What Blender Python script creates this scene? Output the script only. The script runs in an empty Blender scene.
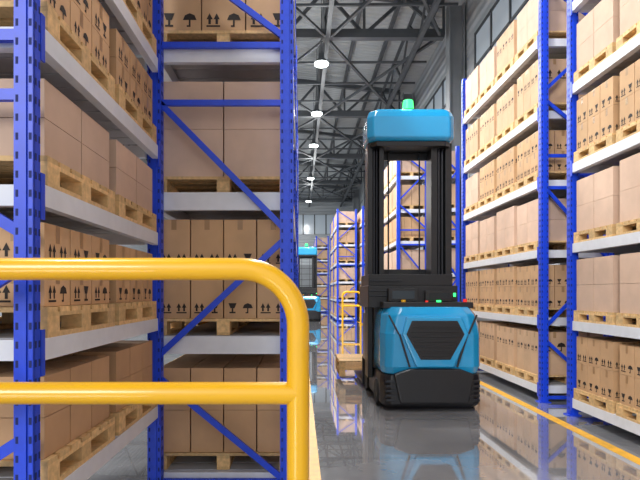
import bpy, math, random
from mathutils import Vector, Matrix
random.seed(7)
S=bpy.context.scene
S.view_settings.view_transform='Standard'
S.view_settings.look='None'

# ------------------------------------------------------------------ materials
def new_mat(name):
    m=bpy.data.materials.new(name); m.use_nodes=True
    nt=m.node_tree; b=nt.nodes['Principled BSDF']; return m,nt,b
def pmat(name,col,rough=.5,metal=0,noise=0.0,nscale=8,coat=0,emis=None,es=0,bump=0):
    m,nt,b=new_mat(name)
    b.inputs['Roughness'].default_value=rough; b.inputs['Metallic'].default_value=metal
    b.inputs['Coat Weight'].default_value=coat
    tc=nt.nodes.new('ShaderNodeTexCoord'); n=nt.nodes.new('ShaderNodeTexNoise')
    n.inputs['Scale'].default_value=nscale; n.inputs['Detail'].default_value=4
    nt.links.new(tc.outputs['Object'],n.inputs['Vector'])
    r=nt.nodes.new('ShaderNodeValToRGB')
    c=Vector(col)
    a=c*(1-noise); d=c*(1+noise)
    r.color_ramp.elements[0].position=.3; r.color_ramp.elements[1].position=.7
    r.color_ramp.elements[0].color=(*a,1); r.color_ramp.elements[1].color=(*[min(1,x) for x in d],1)
    nt.links.new(n.outputs['Fac'],r.inputs['Fac']); nt.links.new(r.outputs['Color'],b.inputs['Base Color'])
    if bump:
        bp=nt.nodes.new('ShaderNodeBump'); bp.inputs['Strength'].default_value=bump; bp.inputs['Distance'].default_value=.01
        nt.links.new(n.outputs['Fac'],bp.inputs['Height']); nt.links.new(bp.outputs['Normal'],b.inputs['Normal'])
    if emis:
        b.inputs['Emission Color'].default_value=(*emis,1); b.inputs['Emission Strength'].default_value=es
    return m
def vmat(name,rough,stretch=(1,1,1),nscale=12,amp=.12):
    """vertex-colour driven material with fine procedural variation"""
    m,nt,b=new_mat(name)
    b.inputs['Roughness'].default_value=rough
    at=nt.nodes.new('ShaderNodeAttribute'); at.attribute_name='Col'
    tc=nt.nodes.new('ShaderNodeTexCoord'); mp=nt.nodes.new('ShaderNodeMapping'); mp.inputs['Scale'].default_value=stretch
    n=nt.nodes.new('ShaderNodeTexNoise'); n.inputs['Scale'].default_value=nscale; n.inputs['Detail'].default_value=5
    nt.links.new(tc.outputs['Object'],mp.inputs['Vector']); nt.links.new(mp.outputs['Vector'],n.inputs['Vector'])
    mr=nt.nodes.new('ShaderNodeMapRange'); mr.inputs['To Min'].default_value=1-amp; mr.inputs['To Max'].default_value=1+amp
    mr.inputs['From Min'].default_value=.3; mr.inputs['From Max'].default_value=.7
    nt.links.new(n.outputs['Fac'],mr.inputs['Value'])
    mx=nt.nodes.new('ShaderNodeVectorMath'); mx.operation='SCALE'
    nt.links.new(at.outputs['Color'],mx.inputs[0]); nt.links.new(mr.outputs['Result'],mx.inputs['Scale'])
    nt.links.new(mx.outputs['Vector'],b.inputs['Base Color'])
    return m
M_BLUE=pmat('rack_blue_paint',(.008,.058,.68),.38,0,.08,20)
M_SLOT=pmat('slot_dark',(.003,.012,.12),.7)
M_WHITE=pmat('beam_white_paint',(.72,.74,.79),.42,0,.04,10)
M_DECK=pmat('deck_grey_steel',(.50,.52,.57),.5,0,.08,6)
M_CARD=vmat('cardboard',.75,(1,1,1),5,.07)
M_WOOD=vmat('pallet_wood',.7,(1,1,1),30,.2)
M_INK=pmat('carton_ink',(.02,.012,.008),.7)
M_TAPE=pmat('carton_tape',(.38,.22,.10),.35)
M_YEL=pmat('guard_yellow',(.92,.49,.010),.3,0,.03,5,coat=.4)
M_LINE=pmat('floor_line_yellow',(.8,.42,.02),.45,0,.15,10)
M_BLK=pmat('robot_black_plastic',(.009,.010,.013),.38,0,.1,20)
M_BLK2=pmat('robot_dark_steel',(.03,.032,.038),.3,.6,.1,20)
M_CYAN=pmat('robot_cyan_paint',(.015,.32,.64),.22,0,.03,4,coat=.5)
M_GREEN=pmat('lamp_green',(.02,.6,.12),.3,emis=(.04,1,.2),es=2.2)
M_RED=pmat('led_red',(.6,.02,.02),.3,emis=(1,.03,.02),es=.5)
M_SCR=pmat('screen_glass',(.01,.02,.03),.1)
M_RUB=pmat('rubber',(.015,.015,.015),.8)
M_TRUSS=pmat('truss_dark_steel',(.065,.073,.083),.5,.1,.1,3)
M_COL=pmat('column_grey_steel',(.24,.26,.28),.5,.1,.08,2)
M_LAMPW=pmat('lamp_diffuser',(1,1,1),.4,emis=(.9,1,.97),es=8)
M_GLASS=pmat('window_pane',(.4,.45,.5),.15,emis=(.7,.85,1),es=.12)  # weak emission put into the pane in place of daylight outside

def panel_mat(name,col,axis,freq,dark=.75,rough=.5):
    m,nt,b=new_mat(name); b.inputs['Roughness'].default_value=rough
    tc=nt.nodes.new('ShaderNodeTexCoord'); w=nt.nodes.new('ShaderNodeTexWave')
    w.bands_direction=axis; w.inputs['Scale'].default_value=freq; w.inputs['Distortion'].default_value=0
    nt.links.new(tc.outputs['Object'],w.inputs['Vector'])
    n=nt.nodes.new('ShaderNodeTexNoise'); n.inputs['Scale'].default_value=.6
    nt.links.new(tc.outputs['Object'],n.inputs['Vector'])
    r=nt.nodes.new('ShaderNodeValToRGB'); r.color_ramp.elements[0].color=(*[c*dark for c in col],1); r.color_ramp.elements[1].color=(*col,1)
    nt.links.new(n.outputs['Fac'],r.inputs['Fac']); nt.links.new(r.outputs['Color'],b.inputs['Base Color'])
    bp=nt.nodes.new('ShaderNodeBump'); bp.inputs['Strength'].default_value=.8; bp.inputs['Distance'].default_value=.04
    nt.links.new(w.outputs['Fac'],bp.inputs['Height']); nt.links.new(bp.outputs['Normal'],b.inputs['Normal'])
    return m
M_ROOF=panel_mat('roof_sheet',(.44,.47,.49),'Y',1.2)
M_WALL=panel_mat('wall_cladding',(.44,.475,.51),'Z',1.0)

def floor_mat():
    m,nt,b=new_mat('polished_concrete')
    tc=nt.nodes.new('ShaderNodeTexCoord')
    n=nt.nodes.new('ShaderNodeTexNoise'); n.inputs['Scale'].default_value=.9; n.inputs['Detail'].default_value=8; n.inputs['Roughness'].default_value=.65
    n2=nt.nodes.new('ShaderNodeTexNoise'); n2.inputs['Scale'].default_value=25; n2.inputs['Detail'].default_value=4
    nt.links.new(tc.outputs['Object'],n.inputs['Vector']); nt.links.new(tc.outputs['Object'],n2.inputs['Vector'])
    r=nt.nodes.new('ShaderNodeValToRGB'); r.color_ramp.elements[0].position=.3; r.color_ramp.elements[1].position=.72
    r.color_ramp.elements[0].color=(.20,.205,.22,1); r.color_ramp.elements[1].color=(.34,.34,.355,1)
    nt.links.new(n.outputs['Fac'],r.inputs['Fac'])
    br=nt.nodes.new('ShaderNodeTexBrick'); br.offset=0; br.inputs['Scale'].default_value=1
    br.inputs['Brick Width'].default_value=5; br.inputs['Row Height'].default_value=5; br.inputs['Mortar Size'].default_value=.012
    br.inputs['Color1'].default_value=(1,1,1,1); br.inputs['Color2'].default_value=(1,1,1,1); br.inputs['Mortar'].default_value=(.55,.55,.55,1)
    nt.links.new(tc.outputs['Object'],br.inputs['Vector'])
    mx=nt.nodes.new('ShaderNodeMix'); mx.data_type='RGBA'; mx.blend_type='MULTIPLY'; mx.inputs['Factor'].default_value=1
    nt.links.new(r.outputs['Color'],mx.inputs['A']); nt.links.new(br.outputs['Color'],mx.inputs['B'])
    nt.links.new(mx.outputs['Result'],b.inputs['Base Color'])
    mr=nt.nodes.new('ShaderNodeMapRange'); mr.inputs['To Min'].default_value=.02; mr.inputs['To Max'].default_value=.08
    nt.links.new(n.outputs['Fac'],mr.inputs['Value']); nt.links.new(mr.outputs['Result'],b.inputs['Roughness'])
    bp=nt.nodes.new('ShaderNodeBump'); bp.inputs['Strength'].default_value=.012; bp.inputs['Distance'].default_value=.01
    nt.links.new(n2.outputs['Fac'],bp.inputs['Height']); nt.links.new(bp.outputs['Normal'],b.inputs['Normal'])
    b.inputs['Specular IOR Level'].default_value=1.0
    b.inputs['Coat Weight'].default_value=1.0; b.inputs['Coat Roughness'].default_value=.01; b.inputs['Coat IOR'].default_value=1.8
    return m
M_FLOOR=floor_mat()

# ------------------------------------------------------------------ mesh builder
class MB:
    def __init__(s): s.v=[];s.f=[];s.m=[];s.c=[]
    def face(s,pts,mi=0,col=(1,1,1)):
        i=len(s.v); s.v+= [tuple(p) for p in pts]; s.f.append(tuple(range(i,i+len(pts)))); s.m.append(mi); s.c.append(col)
    def hexa(s,p,mi=0,col=(1,1,1)):
        i=len(s.v); s.v+=[tuple(q) for q in p]
        for f in ((0,3,2,1),(4,5,6,7),(0,1,5,4),(1,2,6,5),(2,3,7,6),(3,0,4,7)):
            s.f.append(tuple(i+k for k in f)); s.m.append(mi); s.c.append(col)
    def box(s,x0,x1,y0,y1,z0,z1,mi=0,col=(1,1,1)):
        s.hexa([(x0,y0,z0),(x1,y0,z0),(x1,y1,z0),(x0,y1,z0),(x0,y0,z1),(x1,y0,z1),(x1,y1,z1),(x0,y1,z1)],mi,col)
    def bar(s,p,q,w,t,mi=0,up=(0,1,0),col=(1,1,1)):
        p=Vector(p);q=Vector(q);d=(q-p).normalized();u=Vector(up)
        if abs(d.dot(u))>.98: u=Vector((1,0,0))
        a=d.cross(u).normalized()*w/2; b=a.cross(d).normalized()*t/2
        s.hexa([p-a-b,p+a-b,p+a+b,p-a+b,q-a-b,q+a-b,q+a+b,q-a+b],mi,col)
    def cyl(s,p,q,r,mi=0,n=20,r2=None,col=(1,1,1)):
        p=Vector(p);q=Vector(q);d=(q-p).normalized();u=Vector((0,0,1)) if abs(d.z)<.9 else Vector((1,0,0))
        a=d.cross(u).normalized();b=d.cross(a).normalized(); r2=r if r2 is None else r2
        i=len(s.v)
        for k in range(n):
            t=2*math.pi*k/n; o=a*math.cos(t)+b*math.sin(t)
            s.v.append(tuple(p+o*r)); s.v.append(tuple(q+o*r2))
        for k in range(n):
            k2=(k+1)%n; s.f.append((i+2*k,i+2*k+1,i+2*k2+1,i+2*k2)); s.m.append(mi); s.c.append(col)
        s.f.append(tuple(i+2*k for k in range(n))); s.m.append(mi); s.c.append(col)
        s.f.append(tuple(i+2*k+1 for k in reversed(range(n)))); s.m.append(mi); s.c.append(col)
    def loft(s,secs,mi=0,col=(1,1,1)):
        n=len(secs[0]); i=len(s.v)
        for sec in secs: s.v+=[tuple(p) for p in sec]
        for k in range(len(secs)-1):
            for j in range(n):
                j2=(j+1)%n
                s.f.append((i+k*n+j,i+k*n+j2,i+(k+1)*n+j2,i+(k+1)*n+j)); s.m.append(mi); s.c.append(col)
        s.f.append(tuple(i+j for j in reversed(range(n)))); s.m.append(mi); s.c.append(col)
        s.f.append(tuple(i+(len(secs)-1)*n+j for j in range(n))); s.m.append(mi); s.c.append(col)
    def prism(s,poly,y0,y1,mi=0):
        s.loft([[(x,y0,z) for x,z in poly],[(x,y1,z) for x,z in poly]],mi)
    def obj(s,name,mats,parent=None,bevel=0,seg=2,fix=False):
        me=bpy.data.meshes.new(name); me.from_pydata(s.v,[],s.f); 
        for m in mats: me.materials.append(m)
        me.polygons.foreach_set('material_index',s.m)
        ca=me.color_attributes.new('Col','FLOAT_COLOR','CORNER')
        buf=[]
        for f,c in zip(s.f,s.c): buf+= [c[0],c[1],c[2],1]*len(f)
        ca.data.foreach_set('color',buf)
        me.update()
        if fix:
            import bmesh
            bm=bmesh.new(); bm.from_mesh(me); bmesh.ops.recalc_face_normals(bm,faces=bm.faces); bm.to_mesh(me); bm.free()
        o=bpy.data.objects.new(name,me); S.collection.objects.link(o)
        if parent: o.parent=parent
        if bevel:
            b=o.modifiers.new('bevel','BEVEL'); b.width=bevel; b.segments=seg; b.limit_method='ANGLE'; b.angle_limit=math.radians(25)
        return o
def empty(name,loc=(0,0,0)):
    e=bpy.data.objects.new(name,None); e.location=loc; S.collection.objects.link(e); e.empty_display_size=.2; return e

# ------------------------------------------------------------------ room shell
XW=5.4; XL=-14; YB=-5; YF=53; HW=11.2
def roofz(x): return HW+(XW-x)*.11
m=MB(); m.box(XL,XW+.2,-8,YF,-.2,0); m.obj('floor',[M_FLOOR])
m=MB(); m.box(XW,XW+.2,YB,YF,0,HW+.2); m.obj('wall_right',[M_WALL])
m=MB(); m.box(XL,XW+.2,YF,YF+.2,0,13.6); m.obj('wall_back',[M_WALL])
m=MB(); m.box(XL-.2,XL,YB,YF,0,13.6); m.obj('wall_left',[M_WALL])
m=MB()
m.hexa([(XL,YB,roofz(XL)),(XW+.2,YB,roofz(XW+.2)),(XW+.2,YF,roofz(XW+.2)),(XL,YF,roofz(XL)),
        (XL,YB,roofz(XL)+.2),(XW+.2,YB,roofz(XW+.2)+.2),(XW+.2,YF,roofz(XW+.2)+.2),(XL,YF,roofz(XL)+.2)])
m.obj('ceiling',[M_ROOF])
k=1
for y0 in (11.2,19.2,27.2,35.2,43.2):
    m=MB(); m.box(XW-.03,XW-.005,y0,y0+5.6,7.4,9.4,0)
    for j in range(5): m.box(XW-.07,XW-.005,y0+j*1.4-.04,y0+j*1.4+.04,7.35,9.45,1)
    for z in (7.4,8.4,9.4): m.box(XW-.07,XW-.005,y0,y0+5.6,z-.04,z+.04,1)
    m.obj('window_%d'%k,[M_GLASS,M_TRUSS]); k+=1
m=MB(); m.box(-3,3.6,YF-.05,YF-.005,7.2,9,0)
for j in range(7): m.box(-3+j*1.1-.05,-3+j*1.1+.05,YF-.1,YF-.005,7.15,9.05,1)
m.obj('window_%d'%k,[M_GLASS,M_TRUSS])
m=MB(); m.box(-.8,2.4,YF-.06,YF-.005,0,4.2,0)
for j in range(8): m.box(-.8,2.4,YF-.09,YF-.005,j*.55,j*.55+.05,1)
m.obj('door_1',[M_COL,M_TRUSS])

# roof structure (one welded steel frame)
bays=[2,10,18,26,34,42,50]
m=MB(); zb=9.95; XR=4.7
for y in bays:
    m.box(XL+.3,XR,y-.13,y+.13,zb-.14,zb+.14,0)
    m.bar((XL+.3,y,roofz(XL+.3)-.3),(XR,y,roofz(XR)-.3),.2,.22)
    x=XR; i=0
    while x>XL+1.6:
        za=zb if i%2==0 else roofz(x)-.3; zc=roofz(x-1.3)-.3 if i%2==0 else zb
        m.bar((x,y,za),(x-1.3,y,zc),.10,.10)
        if i%2==0: m.bar((x,y,zb),(x,y,roofz(x)-.3),.08,.08)
        x-=1.3;i+=1
x=XR-.1
while x>XL+.4:
    m.box(x-.06,x+.06,YB+.2,YF-.3,roofz(x)-.24,roofz(x)-.06,0); x-=1.25
for x in (3.9,0.9,-3.5):
    zt=roofz(x)-.35; zl=9.8
    m.box(x-.07,x+.07,YB+.2,YF-.3,zl-.07,zl+.07,0); m.box(x-.05,x+.05,YB+.2,YF-.3,zt-.05,zt+.05,0)
    y=2;i=0
    while y<YF-2:
        a,b=(zl,zt) if i%2==0 else (zt,zl)
        m.bar((x,y,a),(x,y+1.6,b),.07,.07,up=(1,0,0)); y+=1.6;i+=1
for a,b in zip(bays[:-1],bays[1:]):
    m.bar((XR-.1,a,9.9),(.9,b,9.8),.09,.09); m.bar((XR-.1,b,9.9),(.9,a,9.8),.09,.09)
    m.bar((.9,a,9.85),(-3.5,b,9.85),.08,.08); m.bar((.9,b,9.85),(-3.5,a,9.85),.08,.08)
    for f in (.25,.5,.75): m.bar((XR-.1,a+(b-a)*f,9.9),(-3.5,a+(b-a)*f,9.85),.07,.07)
m.obj('roof_trusses',[M_TRUSS])
for y in bays[1:]:
    m=MB()
    m.box(4.86,5.3,y-.02,y+.02,0,10.9,0); m.box(4.83,4.87,y-.22,y+.22,0,10.9,0); m.box(5.29,5.33,y-.22,y+.22,0,10.9,0)
    m.box(4.8,5.36,y-.27,y+.27,0,.04,1)
    m.obj('steel_column',[M_COL,M_TRUSS])

# pendant lamps
def lamp(x,y,z,pw,up=110,size=.8):
    e=empty('pendant_lamp',(x,y,z))
    m=MB(); m.cyl((0,0,.02),(0,0,.16),.26,0,24,.12); m.cyl((0,0,.16),(0,0,.34),.09,0,16); m.cyl((0,0,.3),(0,0,roofz(x)-z-.01),.012,0,6)
    m.obj('housing',[M_TRUSS],e)
    m=MB(); m.cyl((0,0,-.04),(0,0,.02),.22,0,24); m.obj('diffuser',[M_LAMPW],e)
    l=bpy.data.lights.new('lamp_light','AREA'); l.shape='DISK'; l.size=size; l.energy=pw; l.color=(1,.985,.96)
    o=bpy.data.objects.new('lamp_light',l); S.collection.objects.link(o); o.parent=e; o.location=(0,0,-.07)
    l=bpy.data.lights.new('lamp_fill','POINT'); l.energy=up; l.shadow_soft_size=.2; l.color=(.97,1,1)  # extra point light added under the fixture to brighten the roof
    o=bpy.data.objects.new('lamp_fill',l); S.collection.objects.link(o); o.parent=e; o.location=(0,0,-.5)
for y,p,u in ((5.5,300,60),(12,500,100),(18,500,100),(23,420,100),(28,420,100),(36,130,160),(45,90,200)): lamp(.7,y,9.0,p,u)
for y in (3,12,21,30,40,48): lamp(-3.6,y,9.0,480,170)  # added fill row, mostly out of view behind the left rack

# ------------------------------------------------------------------ goods
PINK=(.64,.45,.335); TAN=(.60,.37,.195); TAN2=(.55,.33,.175)
def glyph(m,o,u,v,n,s,kind):
    o=Vector(o)+n*.0015
    def P(pts): m.face([o+u*(a*s)+v*(b*s) for a,b in pts],1)
    if kind==0:
        for dx in (0,.52):
            P([(dx,.55),(dx+.46,.55),(dx+.23,1)]); P([(dx+.14,.2),(dx+.32,.2),(dx+.32,.55),(dx+.14,.55)])
        P([(0,0),(1,0),(1,.12),(0,.12)])
    elif kind==1:
        P([(.1,1),(.9,1),(.7,.5),(.3,.5)]); P([(.42,.15),(.58,.15),(.58,.5),(.42,.5)]); P([(.2,0),(.8,0),(.8,.15),(.2,.15)])
    else:
        P([(0,.5),(1,.5),(.85,.85),(.5,1),(.15,.85)]); P([(.43,.05),(.56,.05),(.56,.5),(.43,.5)]); P([(.28,0),(.56,0),(.56,.12),(.28,.12)])
def decorate(m,x0,x1,y0,y1,z0,z1,faces,det):
    for f in faces:
        if f=='-y': o=Vector((x0,y0,z0));u=Vector((1,0,0));n=Vector((0,-1,0));L=x1-x0
        elif f=='+x': o=Vector((x1,y0,z0));u=Vector((0,1,0));n=Vector((1,0,0));L=y1-y0
        else: o=Vector((x0,y1,z0));u=Vector((0,-1,0));n=Vector((-1,0,0));L=y1-y0
        v=Vector((0,0,1)); H=z1-z0
        s=min(.14,H*.42,L*.32)
        if det:
            ks=random.choice([(0,1),(0,2),(1,2),(0,0)])
            glyph(m,o+u*(L*.5-s*1.25)+v*(H*.1),u,v,n,s,ks[0]); glyph(m,o+u*(L*.5+s*.25)+v*(H*.1),u,v,n,s,ks[1])
            t=.02; q=o+n*.001
            m.face([q+u*(L/2-t)+v*(H-.08),q+u*(L/2+t)+v*(H-.08),q+u*(L/2+t)+v*H,q+u*(L/2-t)+v*H],2)
def pallet(m,x0,x1,y0,y1,z):
    def wc():
        k=random.uniform(.8,1.12); return (.70*k,.46*k,.21*k)
    n=7; w=(y1-y0)
    for a in (0,.5,1):
        xs=x0+(x1-x0-.1)*a
        for b in (0,.5,1):
            ys=y0+(y1-y0-.12)*b
            m.box(xs,xs+.1,ys,ys+.12,z+.022,z+.09,0,wc())
        m.box(xs,xs+.1,y0,y1,z,z+.022,0,wc())
        m.box(xs,xs+.1,y0+.002,y1-.002,z+.09,z+.108,0,wc())
    for i in range(n):
        a=y0+(w-.1)*i/(n-1); m.box(x0,x1,a,a+.1,z+.108,z+.13,0,wc())
def load(mc,mp,x0,x1,y0,y1,z,h,kind,side,det=True):
    pallet(mp,x0,x1,y0,y1,z); zb=z+.131
    if kind=='plain': nx,ny,nz=2,2,2; base=PINK
    elif kind=='print': nx,ny,nz=4,3,2; base=TAN
    elif kind=='print3': nx,ny,nz=3,3,2; base=TAN
    elif kind=='tan': nx,ny,nz=4,3,2; base=TAN2
    elif kind=='mid': nx,ny,nz=2,3,2; base=(.60,.39,.235)
    lim=h-.131
    k0=random.uniform(.93,1.05)
    if kind=='plain': lim*=random.uniform(.94,1)
    if kind=='tan': lim=min(lim,.66)
    i_=.02
    x0+=i_;x1-=i_;y0+=i_;y1-=i_
    sx=(x1-x0)/nx; sy=(y1-y0)/ny; sz=lim/nz; g=.005
    for c in range(nz):
        for a in range(nx):
            for b in range(ny):
                if 0<a<nx-1 and b>0 and c<nz-1: continue
                k=k0*random.uniform(.95,1.04); col=tuple(q*k for q in base)
                bx=(x0+a*sx+g,x0+(a+1)*sx-g,y0+b*sy+g,y0+(b+1)*sy-g,zb+c*sz+.001,zb+(c+1)*sz-.002)
                mc.box(*bx,0,col)
                if kind.startswith('print') or kind=='mid' and c==1:
                    fs=[]
                    if b==0: fs.append('-y')
                    if side=='+x' and a==nx-1: fs.append('+x')
                    if side=='-x' and a==0: fs.append('-x')
                    decorate(mc,*bx,fs,det)
PATT=[(0,.85,1,.08),(0,1.03,1,1.9),(1,2.0,0,2.95),(0,2.95,1,2.95),(0,3.39,1,3.39),(1,3.46,0,4.16),(0,4.3,1,5.1),(1,5.15,0,5.75),(0,.06,1,.06)]
def rack(x0,x1,ys,levels,top,kinds,side,npal=3,hs=.78,det=True,patt=PATT,noup=(),bh=.11,pw=.1,pd=.045):
    """ys: frame positions along the aisle; levels: beam top heights; kinds[bay][level]"""
    e=empty('pallet_rack',(0,0,0))
    mu=MB(); mb=MB(); mc=MB(); mp=MB()
    for y in ys:
        for x,sgn in ((x0,1),(x1-pw,-1)):
            if (y,sgn) in noup: continue
            mu.box(x,x+pw,y-.045,y-.029,0,top,0)
            mu.box(x,x+.012,y-.033,y+pd,0,top,0); mu.box(x+pw-.012,x+pw,y-.033,y+pd,0,top,0)
            mu.box(x+pw*.3,x+pw*.7,y-.053,y-.045,0,top,0)
            mu.box(x-.03,x+pw+.03,y-.07,y+.07,0,.012,0)
            if det:
                z=.08
                while z<top-.05:
                    for dx in (.1*pw,.8*pw): mu.box(x+dx,x+dx+.011,y-.0462,y-.045,z,z+.028,1)
                    xx=x+pw if side=='+x' else x
                    o=.0012 if side=='+x' else -.0012
                    for dy in (-.025,.005):
                        a,b=sorted((xx,xx+o)); mu.box(a,b,y+dy,y+dy+.012,z,z+.028,1)
                    z+=.075
        for (a,za,b,zb) in patt:
            if max(za,zb)>top or (y,1) in noup: continue
            xa=x0+.08 if a==0 else x1-.08; xb=x0+.08 if b==0 else x1-.08
            mu.bar((xa,y+.01,za),(xb,y+.01,zb),.045,.03,0)
    for bi,(ya,yb) in enumerate(zip(ys[:-1],ys[1:])):
        for li,z in enumerate(levels):
            for x in (x0+.005,x1-.055):
                mb.box(x,x+.05,ya+pd+.005,yb-.05,z-bh,z,0)
                if x<x0+.1: mb.box(x+.05,x+.07,ya+.05,yb-.05,z-bh,z-.03,0)
                for yy in (ya+pd+.001,yb-.085):
                    xo=x-.008 if x<x0+.1 else x+.05
                    mu.box(xo,xo+.008,yy,yy+.035,z-.15,z+.04,0)
            mb.box(x0+.1,x1-.1,ya+.05,ya+.10,z-bh,z-.003,0)
            mb.box(x0+.1,x1-.1,yb-.10,yb-.05,z-bh,z-.003,0)
            y=ya+.12
            while y<yb-.25:
                mb.box(x0+.056,x1-.056,y,y+.17,z-.025,z-.002,1); y+=.185
            kind=kinds[bi%len(kinds)][li]
            if not kind: continue
            L=(yb-ya-.14)/npal
            nxt=levels[li+1] if li+1<len(levels) else z+hs+.15
            hh=min(hs,nxt-z-.14)*random.uniform(.96,1)
            for p in range(npal):
                q0=ya+.07+p*L+.035; q1=q0+L-.07
                kd=kind if random.random()<.85 or not det or npal==2 else random.choice(['plain','print','mid'])
                load(mc,mp,x0+.01,x1-.01,q0,q1,z,hh*random.uniform(.93,1.0),kd,side,det)
    mu.obj('uprights',[M_BLUE,M_SLOT],e); mb.obj('beams',[M_WHITE,M_DECK],e)
    mc.obj('cardboard_boxes',[M_CARD,M_INK,M_TAPE],None); mp.obj('wooden_pallets',[M_WOOD],None)

# left rack next to camera (shares its far upright with the next rack)
PA=[(0,2.54,1,2.54),(0,2.3,1,2.3),(1,1.75,0,2.3),(1,1.6,0,1.0),(0,3.0,1,3.4),(0,.3,1,.9),(0,.06,1,.06)]
rack(-2.15,-1.055,[2.215,4.19],[.66,1.31,1.95,2.6,3.25,3.9],4.6,[['tan','print','plain','print','print','print']],'+x',2,.6,patt=PA,noup=((4.19,1),(4.19,-1)),bh=.09,pw=.075,pd=.02)
LB=[.12,1.17,2.28,3.42,4.6]
rack(-1.15,-.05,[4.19,6.9,9.6,12.3,15,17.7],LB,5.8,[['tan','print','plain','print3','print'],['plain','print','mid','print','plain']],'+x',2,.92,bh=.14)
LR=[.22,1.16,2.10,3.07,4.03,5.03]
rack(3.3,4.3,[-.6,3.05,6.76],LR,5.95,[['print','mid','plain','print','mid','plain'],['print','plain','plain','print','plain','plain']],'-x',4,.79)
rack(3.3,4.3,[7.57,11.2],LR,5.85,[['mid','print','plain','print','mid','plain']],'-x',4,.79)
KS=[['print','mid','plain','print','mid','plain'],['plain','print','mid','plain','print','mid']]
rack(2.9,3.85,[16.5,19.5,22.5],LR,5.85,KS,'-x',3,.8,det=False)
rack(3.95,4.72,[16.3,17.6],LR,5.85,KS,'-x',2,.8,det=False)
rack(1.9,2.95,[28.5,31.5,34.5],LR,5.85,KS,'-x',3,.8,det=False)
rack(3.1,4.1,[27.5,30.5],LR,5.85,KS,'-x',3,.8,det=False)
rack(1.2,2.2,[42,45,48],LR,5.85,KS,'-x',3,.8,det=False)

# ------------------------------------------------------------------ floor lines
m=MB(); m.box(2.96,3.08,-3,YF-1,0,.002); m.obj('floor_marking_line',[M_LINE])
m=MB(); m.box(.03,.17,3,YF-1,0,.002); m.obj('floor_marking_line',[M_LINE])

# ------------------------------------------------------------------ guard rail
def guard(x_end,x_far,y,ht=1.585,mid=1.145,r=.04,bend=.2):
    e=empty('safety_guard_rail',(0,y,0))
    def curve(name,pts):
        cu=bpy.data.curves.new(name,'CURVE'); cu.dimensions='3D'; cu.bevel_depth=r; cu.bevel_resolution=8; cu.use_fill_caps=True
        sp=cu.splines.new('POLY'); sp.points.add(len(pts)-1)
        for p,q in zip(sp.points,pts): p.co=(*q,1)
        cu.materials.append(M_YEL)
        for sp in cu.splines: sp.use_smooth=True
        o=bpy.data.objects.new(name,cu); S.collection.objects.link(o); o.parent=e
    sg=1 if x_end>x_far else -1
    pts=[(x_end,0,0)]
    for i in range(13):
        t=math.radians(90*i/12); pts.append((x_end-sg*bend*(1-math.cos(t)),0,ht-bend+bend*math.sin(t)))
    for i in range(13):
        t=math.radians(90*(12-i)/12); pts.append((x_far+sg*bend*(1-math.cos(t)),0,ht-bend+bend*math.sin(t)))
    pts.append((x_far,0,0)); curve('top_rail_and_posts',pts)
    curve('mid_rail',[(x_end,0,mid),(x_far,0,mid)])
    m=MB()
    for x in (x_end,x_far):
        m.box(x-.1,x+.1,-.1,.1,0,.015,0)
        for a in (-.07,.07):
            for b in (-.07,.07): m.cyl((x+a,b,.015),(x+a,b,.03),.012,1,8)
    m.obj('base_plates',[M_YEL,M_COL],e,bevel=.003)
guard(-.007,-3.0,1.95)
guard(2.0,2.85,25.8,1.55,.9,.05)
guard(2.85,3.9,15.6,1.3,.75,.05)

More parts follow.
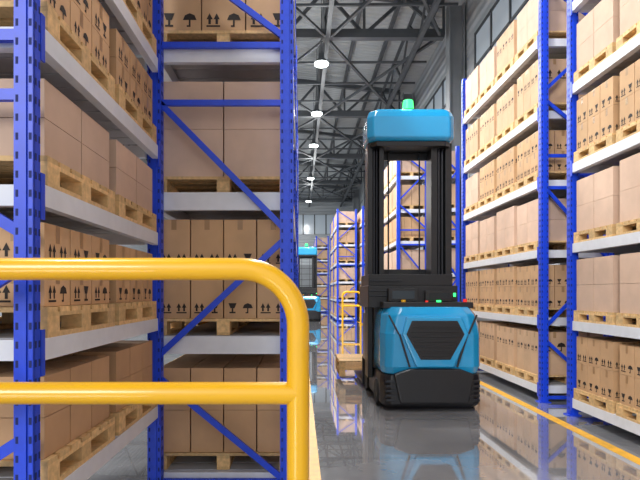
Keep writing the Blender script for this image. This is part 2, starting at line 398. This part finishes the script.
# ------------------------------------------------------------------ robot forklift
def robot(X,Y):
    e=empty('autonomous_forklift',(X,Y,0))
    def plan(h,w,yf,c,yb=1.3):
        return [(-w,yb,h),(-w,yf+c*1.3,h),(-w+c*.35,yf+c*.45,h),(-w+c,yf,h),(w-c,yf,h),(w-c*.35,yf+c*.45,h),(w,yf+c*1.3,h),(w,yb,h)]
    m=MB(); m.loft([plan(.03,.60,.05,.12),plan(.08,.645,0,.12),plan(.36,.65,0,.12),plan(.46,.64,.02,.12)],0)
    m.obj('base_skirt',[M_BLK],e,.015,3,True)
    m=MB(); m.loft([plan(.46,.62,.03,.12),plan(.56,.65,-.01,.13),plan(.98,.65,-.03,.15),plan(1.22,.62,.02,.18),plan(1.32,.56,.10,.18,1.25)],0)
    m.obj('hull',[M_CYAN],e,.02,3,True)
    m=MB(); m.prism([(-.34,1.20),(.35,1.20),(.44,.98),(.25,.56),(-.22,.56),(-.40,.98)],-.075,.1,0); m.obj('grille_surround',[M_CYAN],e,.02,3,True)
    m=MB(); m.prism([(-.28,1.15),(.29,1.15),(.38,.98),(.2,.66),(-.17,.66),(-.35,.98)],-.09,.05,0)
    for i in range(7):
        z=.70+i*.06; w=.19+.14*min(1,(z-.67)/.31) if z<.98 else .33-.06*(z-.98)/.15
        m.box(-w+.02,w,-.105,-.09,z,z+.022,0)
    m.obj('front_grille',[M_BLK,M_BLK2],e,.006,2,True)
    m=MB(); m.prism([(-.50,.47),(-.3,.54),(.33,.54),(.52,.47),(.44,.1),(-.42,.1)],-.06,.1,0)
    m.obj('bumper',[M_BLK],e,.02,3,True)
    m=MB()
    for sx in (-1,1):
        for i in range(5):
            z=.12+i*.06; a,b=sorted((sx*.47,sx*.60)); m.box(a,b,-.012,.05,z,z+.03,0)
        m.bar((sx*.44,-.047,.98),(sx*.56,.0,1.22),.022,.02,1); m.bar((sx*.43,-.04,.98),(sx*.30,-.03,.56),.022,.03,1)
    m.obj('side_vents',[M_BLK2,M_BLK],e,.004,2,True)
    m=MB(); m.box(-.64,.62,1.25,1.75,.08,1.0,0); m.box(-.66,-.55,.7,1.6,.45,1.55,0)
    m.box(-.76,.46,.5,1.6,1.3,1.60,0); m.box(-.74,.42,.6,1.55,1.60,1.76,0)
    m.box(-.60,.58,.2,.6,1.30,1.38,0); m.box(-.5,-.1,.4,.53,1.38,1.56,0); m.box(.0,.36,.4,.53,1.38,1.53,0)
    for z in (1.45,1.52,1.66): m.box(-.745,-.3,.485,.5,z,z+.02,1)
    m.obj('chassis',[M_BLK,M_BLK2],e,.02,3,True)
    m=MB(); m.box(-.45,-.15,.39,.401,1.42,1.53,0); m.box(.05,.32,.39,.401,1.42,1.50,0)
    m.obj('display_screens',[M_SCR],e)
    m=MB(); m.cyl((.14,.25,1.38),(.14,.25,1.405),.03,0,16); m.box(.40,.43,.48,.5,1.45,1.5,0); m.obj('status_led',[M_GREEN],e)
    m=MB(); m.cyl((-.02,.25,1.38),(-.02,.25,1.40),.02,0,16); m.cyl((.5,.3,1.38),(.5,.3,1.42),.025,0,16); m.box(-.67,-.661,.8,.84,1.2,1.26,0); m.obj('emergency_stop',[M_RED],e)
    m=MB(); m.cyl((-.32,.28,1.38),(-.32,.28,1.41),.03,0,16); m.obj('warning_button',[M_YEL],e)
    ox=-.07; oy=.17
    m=MB()
    for a,b in ((-.66+ox,-.43+ox),(.24+ox,.53+ox)):
        w=b-a
        m.box(a,a+w*.3,.62+oy,.95+oy,.3,3.62,0); m.box(b-w*.3,b,.62+oy,.95+oy,.3,3.62,0); m.box(a+.01,b-.01,.82+oy,.9+oy,.3,3.62,0)
        m.box(a+w*.36,a+w*.46,.66+oy,.70+oy,1.3,3.6,1); m.cyl((a+w*.6,.7+oy,1.3),(a+w*.6,.7+oy,3.6),.022,1,12)
    for z in (3.45,): m.box(-.5+ox,.4+ox,.9+oy,.95+oy,z,z+.1,0)
    m.cyl((-.33+ox,.85+oy,.5),(-.33+ox,.85+oy,3.6),.012,1,8); m.cyl((.12+ox,.85+oy,.5),(.12+ox,.85+oy,3.6),.012,1,8)
    m.box(-.6,.40,1.17,1.27,1.5,1.85,0)
    m.obj('mast',[M_BLK,M_BLK2],e,.006,2,True)
    def hp(h,g): return [(x+ox,y+oy,z) for x,y,z in [(-.68+g,.45+g+.08,h),(-.60+g,.45+g,h),(.46-g,.45+g,h),(.54-g,.45+g+.08,h),(.54-g,1.05-g,h),(-.68+g,1.05-g,h)]]
    m=MB(); m.loft([hp(3.62,.04),hp(3.66,0),hp(3.95,0),hp(4.04,.03),hp(4.08,.09)],0); m.obj('mast_head',[M_CYAN],e,.02,3,True)
    m=MB(); m.loft([hp(3.55,.05),hp(3.62,.05)],0); m.box(-.15+ox,.02+ox,.66+oy,.84+oy,4.07,4.13,0); m.obj('head_trim',[M_BLK],e,.008,2,True)
    m=MB(); m.cyl((-.065+ox,.75+oy,4.13),(-.065+ox,.75+oy,4.27),.085,0,24,.07); m.obj('beacon_lamp',[M_GREEN],e,.01,2)
    m=MB()
    for y in (.45,1.55):
        for x in (-.67,.55): m.cyl((x,y,.17),(x+.1,y,.17),.17,0,28)
    m.obj('wheels',[M_RUB],e,.01,2)
    m=MB()
    for x in (-.7,-.1): m.box(x,x+.13,1.75,3.05,.05,.10,0)
    m.box(-.7,.1,1.72,1.8,.05,.5,0); m.box(-.72,-.66,.9,1.5,.5,1.2,0); m.box(-.74,-.66,1.0,1.3,1.25,1.6,0)
    m.obj('forks',[M_BLK2],e,.008,2,True)
    return e
r1=robot(1.69,7.0)
r2=robot(.50,30)
mp=MB(); pallet(mp,.66,1.72,9.2,10.25,.101); pallet(mp,.66,1.72,9.2,10.25,.235); mp.obj('wooden_pallet',[M_WOOD])
gl=bpy.data.lights.new('beacon_glow','POINT'); gl.energy=8; gl.color=(.1,1,.3); gl.shadow_soft_size=.07
o=bpy.data.objects.new('beacon_glow',gl); S.collection.objects.link(o); o.parent=r1; o.location=(-.135,.92,4.38)

# ------------------------------------------------------------------ light
w=bpy.data.worlds.new('World'); S.world=w; w.use_nodes=True
w.node_tree.nodes['Background'].inputs[0].default_value=(.92,.96,1,1); w.node_tree.nodes['Background'].inputs[1].default_value=1.1
sl=bpy.data.lights.new('daylight','SUN'); sl.energy=1.45; sl.angle=math.radians(20); sl.color=(1,.985,.97)
so=bpy.data.objects.new('daylight',sl); S.collection.objects.link(so)
d=Vector((.5,1,-.42)); so.rotation_euler=d.to_track_quat('-Z','Y').to_euler()

# ------------------------------------------------------------------ camera
c=bpy.data.cameras.new('camera'); co=bpy.data.objects.new('camera',c); S.collection.objects.link(co)
co.location=(0,0,1.5); co.rotation_euler=(math.radians(90),0,0)
c.sensor_width=36; c.lens=550/640*36; c.shift_x=20/640; c.shift_y=53/640; c.clip_start=.05; c.clip_end=200
S.camera=co
